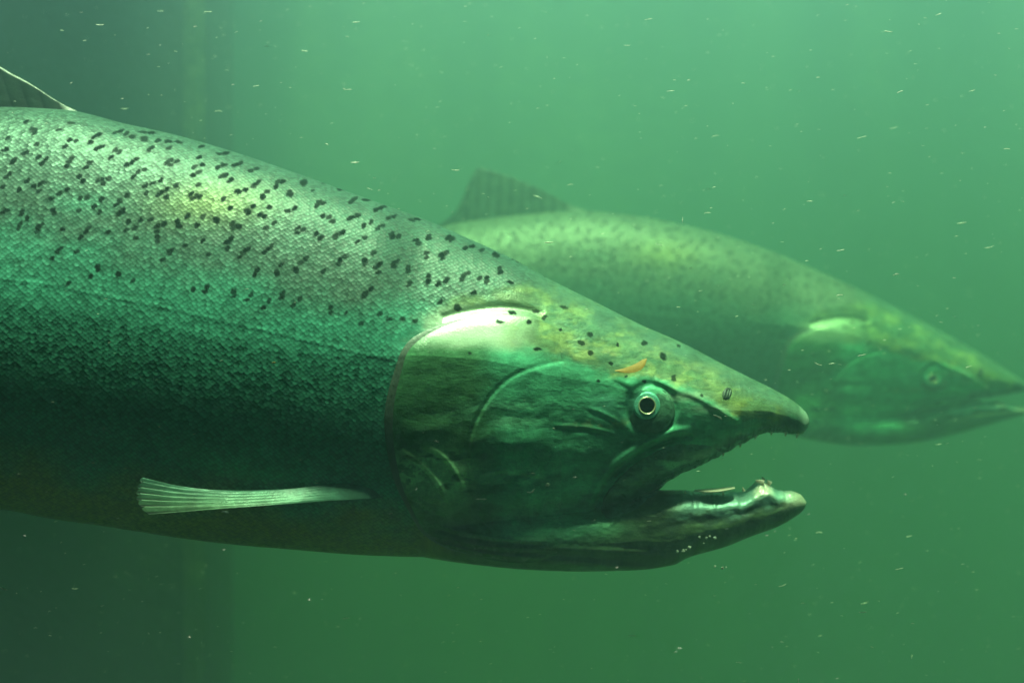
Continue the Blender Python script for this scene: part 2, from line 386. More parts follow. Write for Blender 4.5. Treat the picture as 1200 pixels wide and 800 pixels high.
class Salmon:
    def __init__(s, name, T, B, J0, J1, res, fmap, root_loc, scale, has_view_L):
        s.T = tab(T); bt = tab(B); s.B = lambda x: bt(x) + (fbm(np.asarray(x, float) / 7, 0 * x + 3.3, 3) - .5) * 5.5 * sstep(x, 760, 785) * sstep(x, 946, 930)
        jt = tab(J0); s.J0 = lambda x: jt(x) + (fbm(np.asarray(x, float) / 6 + 9, 0 * x + 7.3, 3) - .5) * 4.5 * sstep(x, 785, 800) * sstep(x, 940, 925); s.J1 = tab(J1)
        s.res = res; s.fm = fmap; s.viewL = has_view_L
        s.W = tab([(-1085, 12), (-1050, 20), (-900, 42), (-600, 84), (-300, 108), (0, 119), (300, 118), (450, 108), (600, 95), (700, 82),
                   (760, 71), (820, 56), (870, 43), (905, 33), (930, 23), (942, 14), (947, 7), (948, 1)])
        s.WJ = tab([(440, 20), (500, 52), (600, 60), (700, 53), (780, 42), (860, 31), (910, 23), (932, 15), (942, 8), (945, 1)])
        # shoulder (fraction down the section where the upper face turns into the flank)
        s.sh = tab([(-1085, .5), (300, .48), (430, .44), (500, .40), (600, .36), (700, .36), (770, .42), (860, .5), (948, .55)])
        s.cr = tab([(-1085, 0.0), (300, .05), (440, .12), (500, .8), (560, .7), (640, .35), (760, .35), (860, .3), (948, 0.)])
        s.root = bpy.data.objects.new(name, None); sc.collection.objects.link(s.root)
        s.root.location = root_loc; s.root.scale = (scale,) * 3
    def depth(s, x, y):
        T, B = s.T(x), s.B(x)
        e = np.clip((y - T) / np.maximum(B - T, 1e-3), 0, 1)
        sh, cr = s.sh(x), s.cr(x)
        q = np.clip(e / sh, 0, 1); r = np.clip((e - sh) / (1 - sh), 0, 1)
        up = (1 - cr) * np.sqrt(np.clip(1 - (1 - q)**2, 0, 1)) + cr * (.88 * np.power(q, .62) + .12 * np.sqrt(np.clip(1 - (1 - q)**2, 0, 1)))
        dn = np.sqrt(np.clip(1 - r**2, 0, 1)) * (1 - .10 * r * (1 - cr))
        g = np.where(e < sh, up, dn)
        return s.W(x) * g
    def depthJ(s, x, y):
        T, B = s.J0(x), s.J1(x)
        e = np.clip((y - T) / np.maximum(B - T, 1e-3), 0, 1)
        ins = (y > T) & (y < B) & (x > 440) & (x < 945)
        return np.where(ins, s.WJ(x) * np.sqrt(np.clip(1 - (2 * e - 1)**2, 0, 1)), 0)
    def surf(s, x, y):
        inb = (y > s.T(x)) & (y < s.B(x)) & (x < 948)
        return np.maximum(np.where(inb, s.depth(x, y), 0), s.depthJ(x, y))
    def L(s, px, py):
        """photo position (near fish) -> local coordinates on its surface"""
        px = np.asarray(px, float); py = np.asarray(py, float); x, y = px.copy(), py.copy()
        for _ in range(6):
            f = (D0 - NEAR.surf(x, y) * S) / D0
            x = 600 + (px - 600) * f; y = 400 + (py - 400) * f
        return x, (y if s.viewL else s.fm(x, y))
    def Lp(s, pts):
        a = np.array(pts, float); x, y = s.L(a[:, 0], a[:, 1]); return np.stack([x, y], 1)

    # fields over local coordinates -------------------------------------------------
    def prep(s):
        SPx, SPy = s.L(SP[:, 0], SP[:, 1]); s.sp = SP.copy(); s.sp[:, 0], s.sp[:, 1] = SPx, SPy
        ex = []
        while len(ex) < 330:
            x = rng.uniform(-1000, -6); y = s.T(x) + (s.B(x) - s.T(x)) * (rng.random()**1.2) * .42
            for q in range(rng.integers(1, 4)): ex.append((x + rng.normal(0, 4), float(y) + rng.normal(0, 4), 3.4, 2.4, R(-35 + rng.uniform(-30, 30))))
        s.sp = np.concatenate([s.sp, np.array(ex)])
        s.pre = s.Lp(smooth_poly([(668, 424), (640, 428), (603, 440), (578, 462), (558, 495), (549, 530), (549, 565), (560, 600), (586, 632)]))
        s.maxg = s.Lp(smooth_poly([(812, 512), (786, 514), (755, 529), (725, 550), (706, 575), (697, 604)]))
        s.eye = s.Lp([(763, 478)])[0]; s.pup = s.Lp([(758, 475)])[0]
        s.shoulder_g = s.Lp(smooth_poly([(515, 373), (540, 366), (570, 361), (600, 360), (640, 368)]))
        s.brow = s.Lp(smooth_poly([(770, 447), (790, 455), (815, 464), (840, 478), (862, 493)]))
        s.st = [s.Lp(smooth_poly(q)) for q in ([(470, 527), (492, 540), (512, 560), (528, 590)], [(495, 520), (520, 532), (540, 560), (548, 590)],
                [(480, 578), (500, 592), (520, 600)], [(497, 610), (560, 628), (640, 634)], [(500, 622), (560, 640), (650, 644)], [(505, 634), (570, 650), (650, 654)],
                [(690, 478), (712, 486), (730, 497)], [(648, 498), (690, 500), (722, 508)], [(560, 555), (600, 548), (640, 560)])]
    def relief(s, x, y):
        o = np.zeros(x.shape)
        m = (x > 420)
        X, Y = x[m], y[m]; z = np.zeros(X.shape)
        d, sd, pg = polydist(X, Y, s.pre)
        sgn = -sd * d                                   # + in front (right) of the line
        fadee = sstep(pg, 0, .15) * (1 - sstep(pg, .9, 1))
        z += fadee * (.45 * sstep(sgn, -2.0, 1.6) * np.exp(-np.clip(sgn, 0, 99) / 50) - .8 * np.exp(-((sgn + 2.2) / 3.0)**2))
        d, sd, pg = polydist(X, Y, s.maxg)
        z -= 5.0 * np.exp(-(d / 3.2)**2) * sstep(pg, -.05, .12)
        z += 3.5 * np.exp(-((d - 9) / 5)**2) * (sd > 0) * sstep(pg, 0, .2)
        r = np.hypot(X - s.eye[0], Y - s.eye[1])
        z += 1.2 * np.exp(-((r - 36) / 6)**2) - 2.0 * np.exp(-((r - 27) / 4)**2)
        d, sd, pg = polydist(X, Y, s.shoulder_g); z -= 3.6 * np.exp(-(d / 4.5)**2) * (1 - sstep(pg, .8, 1)) * sstep(pg, 0, .1)
        d, sd, pg = polydist(X, Y, s.brow); z += 2.6 * np.exp(-(d / 4.2)**2)
        for i, q in enumerate(s.st):
            d, sd, pg = polydist(X, Y, q); a = (1.5 if i < 6 else .7) * np.sin(np.pi * np.clip(pg, 0, 1))**.5
            z += a * (np.exp(-(d / 2.6)**2) - .9 * np.exp(-((d - 4.5) / 2.4)**2) * (sd > 0))
        hf = sstep(X, 600, 680) * .75 + .25 * sstep(X, 470, 540)
        z += hf * (fbm(X / 40, Y / 26, 2) - .5) * 2.4
        z += hf * (fbm(X / 9 + 50, Y / 6, 3) - .5) * .45
        e0 = s.eye[0]; yy = s.fm_y
        for cx, cy, rx, ry, hh in ((e0 - 242, 572, 26, 20, 6.5), (e0 - 212, 560, 16, 22, 3.5), (e0 - 158, 512, 42, 15, 4.5), (e0 - 150, 575, 36, 13, 3.5), (e0 - 85, 530, 36, 14, 3.0), (e0 - 250, 498, 22, 10, 2.0)):
            z += hh * np.exp(-(((X - cx) / rx)**2 + ((Y - yy(cy)) / ry)**2)) * (.62 + .3 * fbm(X / 20, Y / 14, 2))
        # rough dark rim of the upper jaw
        bl = s.B(X) - Y
        z += (X > 770) * sstep(bl, 16, 4) * (fbm(X / 4, Y / 4, 2) - .42) * 4.0
        o[m] = z
        return o
    def spots(s, x, y):
        v = np.zeros(x.shape)
        jx = (fbm(x / 3.7 + y / 9, y / 3.7 - x / 9, 3) - .5) * 3.4; jy = (fbm(x / 3.7 + 40 - y / 8, y / 3.7 + x / 8, 3) - .5) * 3.4
        xx, yy = x + jx, y + jy
        order = np.argsort(x, kind='stable'); xs = x[order]
        for cx, cy, a, b, an in s.sp:
            i0, i1 = np.searchsorted(xs, [cx - 8, cx + 8]); idx = order[i0:i1]
            if not len(idx): continue
            dx = xx[idx] - cx; dy = yy[idx] - cy
            idx2 = np.abs(dy) < 9
            idx = idx[idx2]; dx = dx[idx2]; dy = dy[idx2]
            c, sn = math.cos(an), math.sin(an)
            e = ((dx * c + dy * sn) / (a + .45))**2 + ((-dx * sn + dy * c) / (b + .35))**2
            v[idx] = np.maximum(v[idx], (.88 + .12 * math.sin(cx * 3.7 + cy)**2) * 1.0 * (1 - sstep(e, .45, 1.6)))
        return v
    def pigment(s, x, y):
        T, B = s.T(x), s.B(x)
        e = np.clip((y - T) / np.maximum(B - T, 1e-3), 0, 1)
        eb = np.clip((y - T) / np.maximum(s.Bfull(x) - T, 1e-3), 0, 1)
        head = sstep(x + (fbm(x / 30, y / 30, 3) - .5) * 40 - np.interp(y, [250, 300, 380, 420], [95, 95, 0, 0]) * 1.0, 520, 545)
        headv = sstep(x, 548, 575)
        back = np.array([.064, .142, .102]); flank = np.array([.07, .38, .25]); belly = np.array([.22, .30, .07])  # flank teal also carries the green light that fills its shaded side
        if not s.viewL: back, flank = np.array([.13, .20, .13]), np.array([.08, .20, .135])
        n1 = fbm(x / 60, y / 35, 4)
        a = sstep(eb + (n1 - .5) * .22, .20, .46)[..., None]; b = sstep(eb + (n1 - .5) * .15, .80, .95)[..., None]
        body = back * (1 - a) + flank * a; body = body * (1 - b) + belly * b
        # yellowish patch on the back
        yl = np.exp(-(((x - 262) / 60)**2 + ((y - 245) / 24)**2))[..., None]
        body = body * (1 - .4 * yl) + np.array([.24, .30, .07]) * .4 * yl
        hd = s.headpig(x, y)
        lim = np.interp(y, [200, 330, 350, 372, 400, 440], [650, 640, 560, 520, 520, 600])
        headv = sstep(x + (fbm(x / 16, y / 16, 3) - .5) * 40, lim - 40, lim + 25)
        h = headv[..., None]
        col = body * (1 - h) + hd * h
        ls = s.scale_edge(x, y)
        return col, ls, 1 - sstep(x, 430, 640)
    def headpig(s, x, y):
        fy = s.fm_y; ex = s.eye[0]
        n = fbm(x / 30, y / 12, 4); n2 = fbm(x / 22 + 9, y / 14, 4); n3 = fbm(x / 60 + 3, y / 5, 3); nf = fbm(x / 7, y / 5, 3)
        N = lambda a: np.array(a)[None]
        def mixc(c, t, k): k = np.clip(k, 0, 1)[:, None]; return c * (1 - k) + N(t) * k
        g = lambda cx, cy, rx, ry: np.exp(-(((x - cx) / rx)**2 + ((y - fy(cy)) / ry)**2))
        op, cheek = N([.10, .26, .12]), N([.14, .52, .30])
        ch = sstep(x + (n - .5) * 20, 550, 600)[:, None]
        c = (op * (.6 + .7 * n3)[:, None]) * (1 - ch) + cheek * (.45 + 1.1 * n[:, None]) * ch
        cl = s.crownline(x)
        up = sstep(cl - y + (n2 - .5) * 26 * sstep(x, 560, 650) + (n - .5) * 8, -8, 12)
        cr = N([.19, .28, .135]) * (.55 + .9 * nf[:, None])
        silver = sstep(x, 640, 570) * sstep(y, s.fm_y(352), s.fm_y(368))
        cr = mixc(cr, [.70, .78, .56], silver * (1 if s.viewL else .4))  # silvery gill cover, with the sky highlight painted into its colour
        cr = mixc(cr, [.42, .48, .18], .6 * sstep(n2, .46, .62) * (1 - silver))
        cr = mixc(cr, [.55, .54, .24], .7 * sstep(fbm(x / 26, y / 10, 3), .40, .6) * (g(800, 438, 70, 16) + g(730, 408, 60, 14)))
        cr = mixc(cr, [.42, .44, .12], .7 * g(868, 478, 38, 16))
        tl = sstep(fbm(x / 34 + 12, y / 16 + 3, 4), .44, .60) * (1 - silver)
        cr = mixc(cr, [.10, .22, .14], .65 * tl)
        ridge = sstep(y - s.T(x) + (n2 - .5) * 22, 34, 12)
        cr = mixc(cr, [.12, .20, .145], .8 * ridge)
        dkr = sstep(x, 500, 560) * sstep(y, fy(366), fy(350)) * sstep(n2, .35, .6) * g(590, 352, 60, 18)
        cr = mixc(cr, [.10, .13, .06], .8 * dkr)
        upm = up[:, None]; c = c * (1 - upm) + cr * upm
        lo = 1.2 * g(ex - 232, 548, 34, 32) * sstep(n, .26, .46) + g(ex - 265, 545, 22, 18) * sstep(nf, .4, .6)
        c = mixc(c, [.55, .98, .5], 1.0 * lo)  # wet highlight of the lower gill cover painted into the tint
        c = mixc(c, [.42, .98, .60], 1.0 * (g(ex - 165, 482, 40, 12) + .8 * g(ex - 150, 552, 34, 12)) * sstep(n, .34, .52))  # silver-green cheek highlights, painted in as well
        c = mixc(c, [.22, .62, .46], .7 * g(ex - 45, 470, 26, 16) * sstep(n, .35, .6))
        c = mixc(c, [.44, .52, .26], .6 * g(ex - 55, 492, 40, 5) * sstep(nf, .4, .6))
        c = mixc(c, [.50, .60, .42], .75 * g(ex + 40, 462, 30, 6) + .6 * g(ex + 70, 477, 26, 5))
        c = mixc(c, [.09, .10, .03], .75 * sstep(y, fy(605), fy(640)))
        rimt = sstep(s.B(x) - y + (n2 - .5) * 20, 26, 8) * sstep(x, 750, 775)
        c = mixc(c, [.022, .045, .03], .9 * rimt)
        c = mixc(c, [.30, .50, .36], .7 * sstep(nf, .55, .68) * rimt * sstep(x, 900, 860))
        c = mixc(c, [.55, .60, .50], .6 * sstep(x, 930, 946))
        return c * N([.78, .98, .95])
    def scale_edge(s, x, y):
        lim = np.interp(y, [200, 330, 350, 372, 400, 440], [650, 640, 560, 520, 470, 600])
        return 1 - sstep(x + (fbm(x / 8, y / 8, 2) - .5) * 14, lim - 26, lim + 10)

    def build(s):
        s.Bfull = lambda x: np.where(x > 520, np.maximum(s.B(x), s.J1(x)), s.B(x))
        s.crownline = tab([(440, 395), (500, 400), (600, 410), (650, 424), (720, 440), (790, 452), (830, 474), (870, 492), (948, 500)])  # tints split along the edge between lit crown and shaded cheek
        if not s.viewL:
            cl = s.crownline; s.crownline = lambda x: s.fm(x, cl(x))
        s.prep()
        r = s.res
        xs = np.concatenate([np.linspace(-1085, -62, int(170 * r)), np.linspace(-60, 700, int(860 * r)), np.linspace(701, 930, int(280 * r)),
                             948 - 18 * (1 - np.sin(np.linspace(0, np.pi / 2, 26)[1:]))])
        nf, nb = int(580 * r), int(70 * r)
        t1 = np.linspace(0, 1, nf); t2 = np.linspace(1, 0, nb)[1:-1]
        e = np.concatenate([(1 - np.cos(np.pi * t1)) / 2, (1 - np.cos(np.pi * t2)) / 2])
        sg = np.concatenate([np.ones(nf), -np.ones(len(t2))])
        X = np.repeat(xs[:, None], len(e), 1); T, B = s.T(X), s.B(X)
        Y = T + (B - T) * e[None]
        d = s.depth(X, Y)
        edge = np.clip(np.minimum(e, 1 - e) * 14, 0, 1)[None]
        rl = s.relief(X.ravel(), Y.ravel()).reshape(X.shape) * edge * np.clip(d / 14, 0, 1)
        # lateral line: a faint raised thread along the flank
        ly = T + (s.Bfull(X) - T) * .43
        rl += .35 * np.exp(-((Y - ly) / 2.2)**2) * (X < 470)
        dd = (d + rl) * sg[None]
        V = P3(X, Y, dd).reshape(-1, 3)
        # arc-length coordinate
        seg = np.hypot(np.diff(Y, axis=1), np.diff(d * sg[None], axis=1))
        arc = np.concatenate([np.zeros((len(xs), 1)), np.cumsum(seg, 1)], 1)
        mid = np.argmin(np.abs(e[:nf] - .45)); arc = arc - arc[:, mid:mid + 1]
        UV = np.stack([X / 1000, arc / 1000], -1).reshape(-1, 2)
        x, y = X.ravel(), Y.ravel()
        col, ls, _ = s.pigment(x, y)
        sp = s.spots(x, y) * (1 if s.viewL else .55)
        met = .22 * ls + (1 - ls) * .18
        rgh = .47 * ls + (1 - ls) * .36
        F = grid_faces(len(xs), len(e), True)
        # caps
        s.body = make_mesh('body', V, F, SKIN, s.root, dict(tint=col, spot=sp, scl=ls, met=met, rgh=rgh), UV)
        s.jaw(); s.gill(); s.maxilla(); s.eyes(); s.fins(); s.teeth_nostril()
        return s

    def jaw(s):
        r = s.res
        xs = np.concatenate([np.linspace(440, 920, int(420 * r)), 945 - 25 * (1 - np.sin(np.linspace(0, np.pi / 2, 30)[1:]))])
        n = int(300 * r)
        th = np.linspace(0, 2 * np.pi, n, endpoint=False)
        X = np.repeat(xs[:, None], n, 1); T, B = s.J0(X), s.J1(X)
        Y = (T + B) / 2 - (B - T) / 2 * np.cos(th)[None]
        d = s.WJ(X) * np.abs(np.sin(th))[None] * np.sign(np.sin(th))[None]
        # lip ridge, groove beneath it, throat folds
        e = (Y - T) / np.maximum(B - T, 1e-3)
        lip = sstep(X, 760, 800) * sstep(X, 925, 895) * (3.2 * np.exp(-((e - .20) / .10)**2) - 2.6 * np.exp(-((e - .42) / .08)**2))
        lip += sstep(X, 520, 560) * (1 - sstep(X, 740, 780)) * 2.4 * np.sin((Y - .1 * X) / 3.2) * sstep(e, .55, .7)
        lip += (fbm(X / 12, Y / 7, 4) - .5) * 1.8
        dd = d + np.sign(d) * lip * np.clip(np.abs(d) / 10, 0, 1)
        # kype knob lifted on the top near the tip
        kn = np.exp(-((X - 892) / 13)**4) * np.clip(np.cos(th), 0, 1)[None] ** .6
        Yk = Y - (9 if s.viewL else 4) * kn * (1 + .5 * (fbm(X / 5, dd / 5, 2) - .5))
        V = P3(X, Yk, dd).reshape(-1, 3)
        x, y = X.ravel(), Y.ravel(); e = e.ravel()
        n2 = fbm(x / 14, y / 9, 4)
        low = np.array([.10, .19, .08]); teal = np.array([.24, .50, .40]); dark = np.array([.03, .06, .04])
        tq = (sstep(x, 770, 810) * sstep(e + (n2 - .5) * .4, .48, .30))[:, None]  # teal band paints a wet highlight along the lip
        col = low * (1 - tq) + teal * tq
        dk = (np.exp(-((e - .44 + (n2 - .5) * .2) / .10)**2) * sstep(x, 700, 790) * .85)[:, None]
        col = col * (1 - dk) + dark * dk
        st = (sstep(x, 500, 560) * (1 - sstep(x, 760, 800)) * sstep(e, .6, .75) * .5)[:, None]
        col = col * (1 - st) + dark * st
        tip = (sstep(x, 905, 938) * sstep(e, .75, .35))[:, None]
        col = col * (1 - tip) + np.array([.45, .50, .36]) * tip
        k2 = (np.exp(-((x - 892) / 11)**4) * sstep(e, .34, .1) * sstep(n2, .3, .55))[:, None]
        col = col * (1 - k2) + np.array([.80, .85, .66]) * k2
        U = np.stack([X / 1000, (Y + d) / 1000], -1).reshape(-1, 2)
        z = np.zeros(len(x))
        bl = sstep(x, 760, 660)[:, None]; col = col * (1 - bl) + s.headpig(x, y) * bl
        bl = sstep(x, 570, 500)[:, None]; col = col * (1 - bl) + s.pigment(np.minimum(x, 540), y)[0] * bl
        make_mesh('lower_jaw', V, grid_faces(len(xs), n, True, flip=True), SKIN, s.root,
                  dict(tint=col, spot=z, scl=z, met=z + .25, rgh=z + .38), U)

    def patch(s, name, poly, center, offs, nr, na, mat, parent, colf=None, met=.4, rgh=.3, thick=3.0, spots=False):
        """plate lying on the surface: star-shaped outline, offs(x, y, rho) in pixels above the skin"""
        pl = np.array(smooth_poly(poly, 3, True)); c = np.array(center, float)
        ang = np.unwrap(np.arctan2(pl[:, 1] - c[1], pl[:, 0] - c[0])); rad = np.hypot(pl[:, 0] - c[0], pl[:, 1] - c[1])
        if ang[-1] < ang[0]: ang, rad = ang[::-1], rad[::-1]
        a0 = np.linspace(ang[0], ang[0] + 2 * np.pi, na, endpoint=False)
        aa = np.concatenate([ang, ang[:1] + 2 * np.pi]); rr = np.concatenate([rad, rad[:1]])
        rb = np.interp(a0, aa, rr)
        rho = np.sin(np.linspace(0.0, 1, nr)**.9 * np.pi / 2); rho[0] = .001
        X = c[0] + rho[:, None] * (rb * np.cos(a0))[None]; Y = c[1] + rho[:, None] * (rb * np.sin(a0))[None]
        RH = np.repeat(rho[:, None], na, 1)
        base = s.surf(X.ravel(), Y.ravel()).reshape(X.shape)
        rl = s.relief(X.ravel(), Y.ravel()).reshape(X.shape)
        up = base + rl * np.clip(base / 14, 0, 1) + offs(X, Y, RH)
        # rim folded under
        Vt = P3(X, Y, up); Vb = P3(X[-1:] , Y[-1:], up[-1:] - thick)
        V = np.concatenate([Vt.reshape(-1, 3), Vb.reshape(-1, 3)])
        x = np.concatenate([X.ravel(), X[-1]]); y = np.concatenate([Y.ravel(), Y[-1]])
        F = grid_faces(nr + 1, na, True, flip=True)
        z = np.zeros(len(x))
        if colf is not None:
            col = colf(x, y)
            U = np.stack([x / 1000, y / 1000], -1)
            sp = s.spots(x, y) if spots else z
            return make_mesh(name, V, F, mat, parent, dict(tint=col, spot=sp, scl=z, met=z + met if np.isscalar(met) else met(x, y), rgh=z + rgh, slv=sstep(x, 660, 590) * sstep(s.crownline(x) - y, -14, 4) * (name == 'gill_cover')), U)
        return make_mesh(name, V, F, mat, parent)

    def gill(s):
        poly = s.Lp([(612, 366), (575, 368), (540, 374), (505, 388), (478, 408), (470, 436), (461, 470), (459, 505), (463, 540), (472, 572),
                     (486, 602), (500, 627), (532, 645), (575, 656), (625, 660), (665, 645), (690, 600), (698, 560), (690, 500), (695, 450), (680, 405), (650, 375)])
        rear = s.Lp(smooth_poly([(612, 366), (575, 368), (540, 374), (505, 388), (478, 408), (470, 436), (461, 470), (459, 505), (463, 540), (472, 572),
                     (486, 602), (500, 627), (532, 645), (575, 656)], 2))
        def offs(x, y, rh):
            d, _, _ = polydist(x.ravel(), y.ravel(), rear); d = d.reshape(x.shape)
            f = 1 - sstep(x, 590, 680)
            o = -2.0 + f * 6.5 * (1 - .45 * np.exp(-d / 6)) + f * 5.0 * (1 - np.exp(-d / 40))
            return o - 3.0 * sstep(rh, .97, 1.0) * (1 - f)
        n0 = s.T
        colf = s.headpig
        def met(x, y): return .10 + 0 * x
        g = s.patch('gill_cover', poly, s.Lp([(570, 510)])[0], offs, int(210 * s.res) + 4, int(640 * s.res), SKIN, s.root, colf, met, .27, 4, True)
        # soft membrane along the free edge of the gill cover
        r = rear; n = len(r)
        nrm = np.gradient(r, axis=0); nrm = np.stack([nrm[:, 1], -nrm[:, 0]], 1); nrm /= np.linalg.norm(nrm, axis=1)[:, None]
        # outward = away from the centre of the plate
        cc = s.Lp([(570, 510)])[0]; sgn = np.sign(((r - cc) * nrm).sum(1)); nrm *= sgn[:, None]
        idx = np.linspace(0, n - 1, 240); rx = np.interp(idx, range(n), r[:, 0]); ry = np.interp(idx, range(n), r[:, 1])
        nx = np.interp(idx, range(n), nrm[:, 0]); ny = np.interp(idx, range(n), nrm[:, 1])
        wv = np.interp(idx / (n - 1), [0, .1, .3, .5, .8, 1], [.5, 2.5, 12, 14, 10, 3])
        tq = np.linspace(0, 1, 14)
        X = rx[:, None] + nx[:, None] * (wv[:, None] * tq[None] - 5); Y = ry[:, None] + ny[:, None] * (wv[:, None] * tq[None] - 5)
        base = s.surf(X.ravel(), Y.ravel()).reshape(X.shape)
        o = 2.0 * np.sqrt(1 - tq**2 * .97)[None] + .6 * np.sin(idx / 4)[:, None] * tq[None]
        V1 = P3(X, Y, base + o).reshape(-1, 3)
        make_mesh('gill_membrane', V1, grid_faces(240, 14), M_membrane, g)

    def fm_y(s, y):
        return float(y if s.viewL else s.fm(0., y))

    def maxilla(s):
        poly = s.Lp([(808, 519), (835, 522), (846, 527), (826, 540), (802, 551), (786, 561), (777, 570), (765, 583), (740, 600), (716, 610), (702, 603), (708, 580), (727, 556), (756, 534), (786, 521)])
        def colf(x, y):
            n = fbm(x / 12, y / 7, 4)[:, None]
            c = np.array([.11, .26, .17]) * (.3 + 1.4 * n)
            h = np.exp(-(((x - 785) / 22)**2 + ((y - s.fm_y(540)) / 7)**2))[:, None] * sstep(n, .45, .6)
            return c * (1 - h) + np.array([.30, .70, .45]) * h
        def offs(x, y, rh): return 4.5 * np.sqrt(np.clip(1 - rh**2, 0, 1)) - .6 + (fbm(x / 5, y / 4, 3) - .5) * 2.5
        s.patch('maxilla', poly, s.Lp([(762, 560)])[0] * 1.0, offs, 40, 260, SKIN, s.root, colf, .3, .3, 6)

    def eyes(s):
        for side in (1, -1):
            cx, cy = s.eye; px_, py_ = s.pup
            d0 = float(s.surf(np.array([cx]), np.array([cy]))[0])
            def lathe(name, prof, c, dd, mat, parent, na=72, jitter=0, tilt=.10):
                prof = np.array(prof, float); th = np.linspace(0, 2 * np.pi, na, endpoint=False)
                X = c[0] + prof[:, :1] * np.cos(th)[None]; Y = c[1] + prof[:, :1] * np.sin(th)[None] * (1 if s.viewL else .8)
                D = dd + prof[:, 1:2] + tilt * (Y - c[1]) - .13 * (X - c[0]) + jitter * np.sin(th * 5)[None]
                return make_mesh(name, P3(X, Y, D * side).reshape(-1, 3), grid_faces(len(prof), na, True, flip=side > 0), mat, parent)
            e = lathe('eye', [(.01, 4.2), (8, 4.0), (14, 3.0), (19, 1.4), (24, -.8), (28, -3.5)], (cx, cy), d0 - .4, M_cornea, s.root)
            lathe('iris', [(8.2, 2.4), (9.0, 3.7), (10, 3.9), (11.8, 3.3), (12.6, 3.2), (13.6, 3.3), (14.8, 2.4), (16, .6)], (px_, py_), d0 + 1.6, M_iris, e)
            lathe('iris_ring', [(8.3, 3.0), (9.0, 4.5), (9.8, 4.6), (10.5, 3.2)], (px_, py_), d0 + 1.6, M_ring, e)
            lathe('pupil', [(.01, 4.2), (4, 3.9), (7, 3.4), (9.3, 2.6)], (px_, py_), d0 + 1.6, M_pupil, e)

    def fin(s, name, root_pts, tip_pts, mat_cols, nrays=16, bulge=0, dep=None, thick=1.6, edge=None, label=None, nu=120, nv=60):
        """fin web between a base line and an outer edge (both polylines of (x, y, depth)); u runs along base, v from base to edge"""
        def rs(p, n):
            p = np.array(smooth_poly([tuple(q) for q in p], 2)); L = np.r_[0, np.cumsum(np.linalg.norm(np.diff(p, axis=0), axis=1))]
            t = np.linspace(0, L[-1], n); return np.stack([np.interp(t, L, p[:, i]) for i in range(3)], 1)
        a, b = rs(root_pts, nu), rs(tip_pts, nu)
        v = np.linspace(0, 1, nv)[None, :, None]
        Pm = a[:, None] * (1 - v) + b[:, None] * v
        u = np.linspace(0, 1, nu)[:, None]; vv = v[..., 0]
        ray = np.abs(np.sin(np.pi * nrays * u + 0 * vv)) ** .7
        n = fbm(u * 12 + 0 * vv, vv * 5 + 0 * u, 3)
        off = (thick * (1 - .75 * vv) + .2) * (.45 + .55 * ray) * np.minimum(1, np.minimum(u, 1 - u) * 18 + .25)
        # local normal of the web
        gu = np.gradient(Pm, axis=0); gv = np.gradient(Pm, axis=1); nn = np.cross(gu, gv); nn /= np.linalg.norm(nn, axis=2)[..., None] + 1e-9
        wv = bulge * np.sin(np.pi * u) * vv
        A = Pm + nn * (off + wv)[..., None]; Bk = Pm - nn * (off - wv)[..., None]
        VA = P3(A[..., 0], A[..., 1], A[..., 2]).reshape(-1, 3); VB = P3(Bk[..., 0], Bk[..., 1], Bk[..., 2]).reshape(-1, 3)
        N = nu * nv
        F = [grid_faces(nu, nv), grid_faces(nu, nv, off=N, flip=True)]
        def strip(i0, i1): return np.stack([i0[:-1], i0[1:], i1[1:], i1[:-1]], 1)
        j = np.arange(nv); i = np.arange(nu)
        F.append(strip(j, j + N)); F.append(strip((nu - 1) * nv + j, (nu - 1) * nv + j + N)[:, ::-1])
        F.append(strip(i * nv + nv - 1, i * nv + nv - 1 + N))
        V = np.concatenate([VA, VB]); F = np.concatenate(F)
        c0, c1, ce = [np.array(q) for q in mat_cols]
        f = np.clip(vv * .6 + (n - .5) * .9, 0, 1)[..., None]
        col = (c0 * (1 - f) + c1 * f) * (.65 + .5 * ray[..., None])
        if edge is not None:
            ee = (sstep(u, *edge) + 0 * vv)[..., None]; col = col * (1 - ee) + ce * ee
            if s.viewL: ve = (sstep(vv, .93, .985) + 0 * u)[..., None]; col = col * (1 - ve) + ce * ve  # white outer edge, with a thin rim light painted in
        col = np.concatenate([col.reshape(-1, 3)] * 2)
        z = np.zeros(len(V)); U = np.stack([V[:, 0] / S / 1000, V[:, 2] / S / 1000], 1)
        return make_mesh(name, V, F, SKIN, s.root, dict(tint=col, spot=z, scl=z, met=z + .05, rgh=z + .4), U)

    def fins(s):
        T, B = s.T, s.B
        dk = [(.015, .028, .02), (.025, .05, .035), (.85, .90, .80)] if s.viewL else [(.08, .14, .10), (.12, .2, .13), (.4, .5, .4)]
        # dorsal: base behind x = 78
        if s.viewL:
            base = [(-190, T(-190) + 6, 0), (-100, T(-100) + 6, 0), (0, T(0) + 6, 0), (50, T(50) + 5, 0), (92, T(92) + 2, 0)]
            tip = [(-262, 60, 4), (-200, 20, 3), (-130, 0, 2), (-60, 34, 0), (0, 80, 0), (36, 98, 0), (66, 119, 0), (90, T(90) - .5, 0)]
        else:
            base = [(-190, T(-190) + 6, 0), (-100, T(-100) + 6, 0), (0, T(0) + 6, 0), (100, T(100) + 5, 0), (120, T(120) + 2, 0)]
            tip = [(-112, T(-118) - 4, 0), (-104, 130, 2), (-96, 100, 2), (-84, 79, 1), (-83.5, 78.6, 1), (-83, 78.5, 1), (-60, 84, 0), (-10, 100, 0), (50, 126, 0), (90, 150, 0), (118, T(118) - 1, 0)]
        s.fin('dorsal_fin', base, tip, dk, 15, 3, edge=(.93, .985) if s.viewL else (.86, .98), thick=2.6, nu=240)
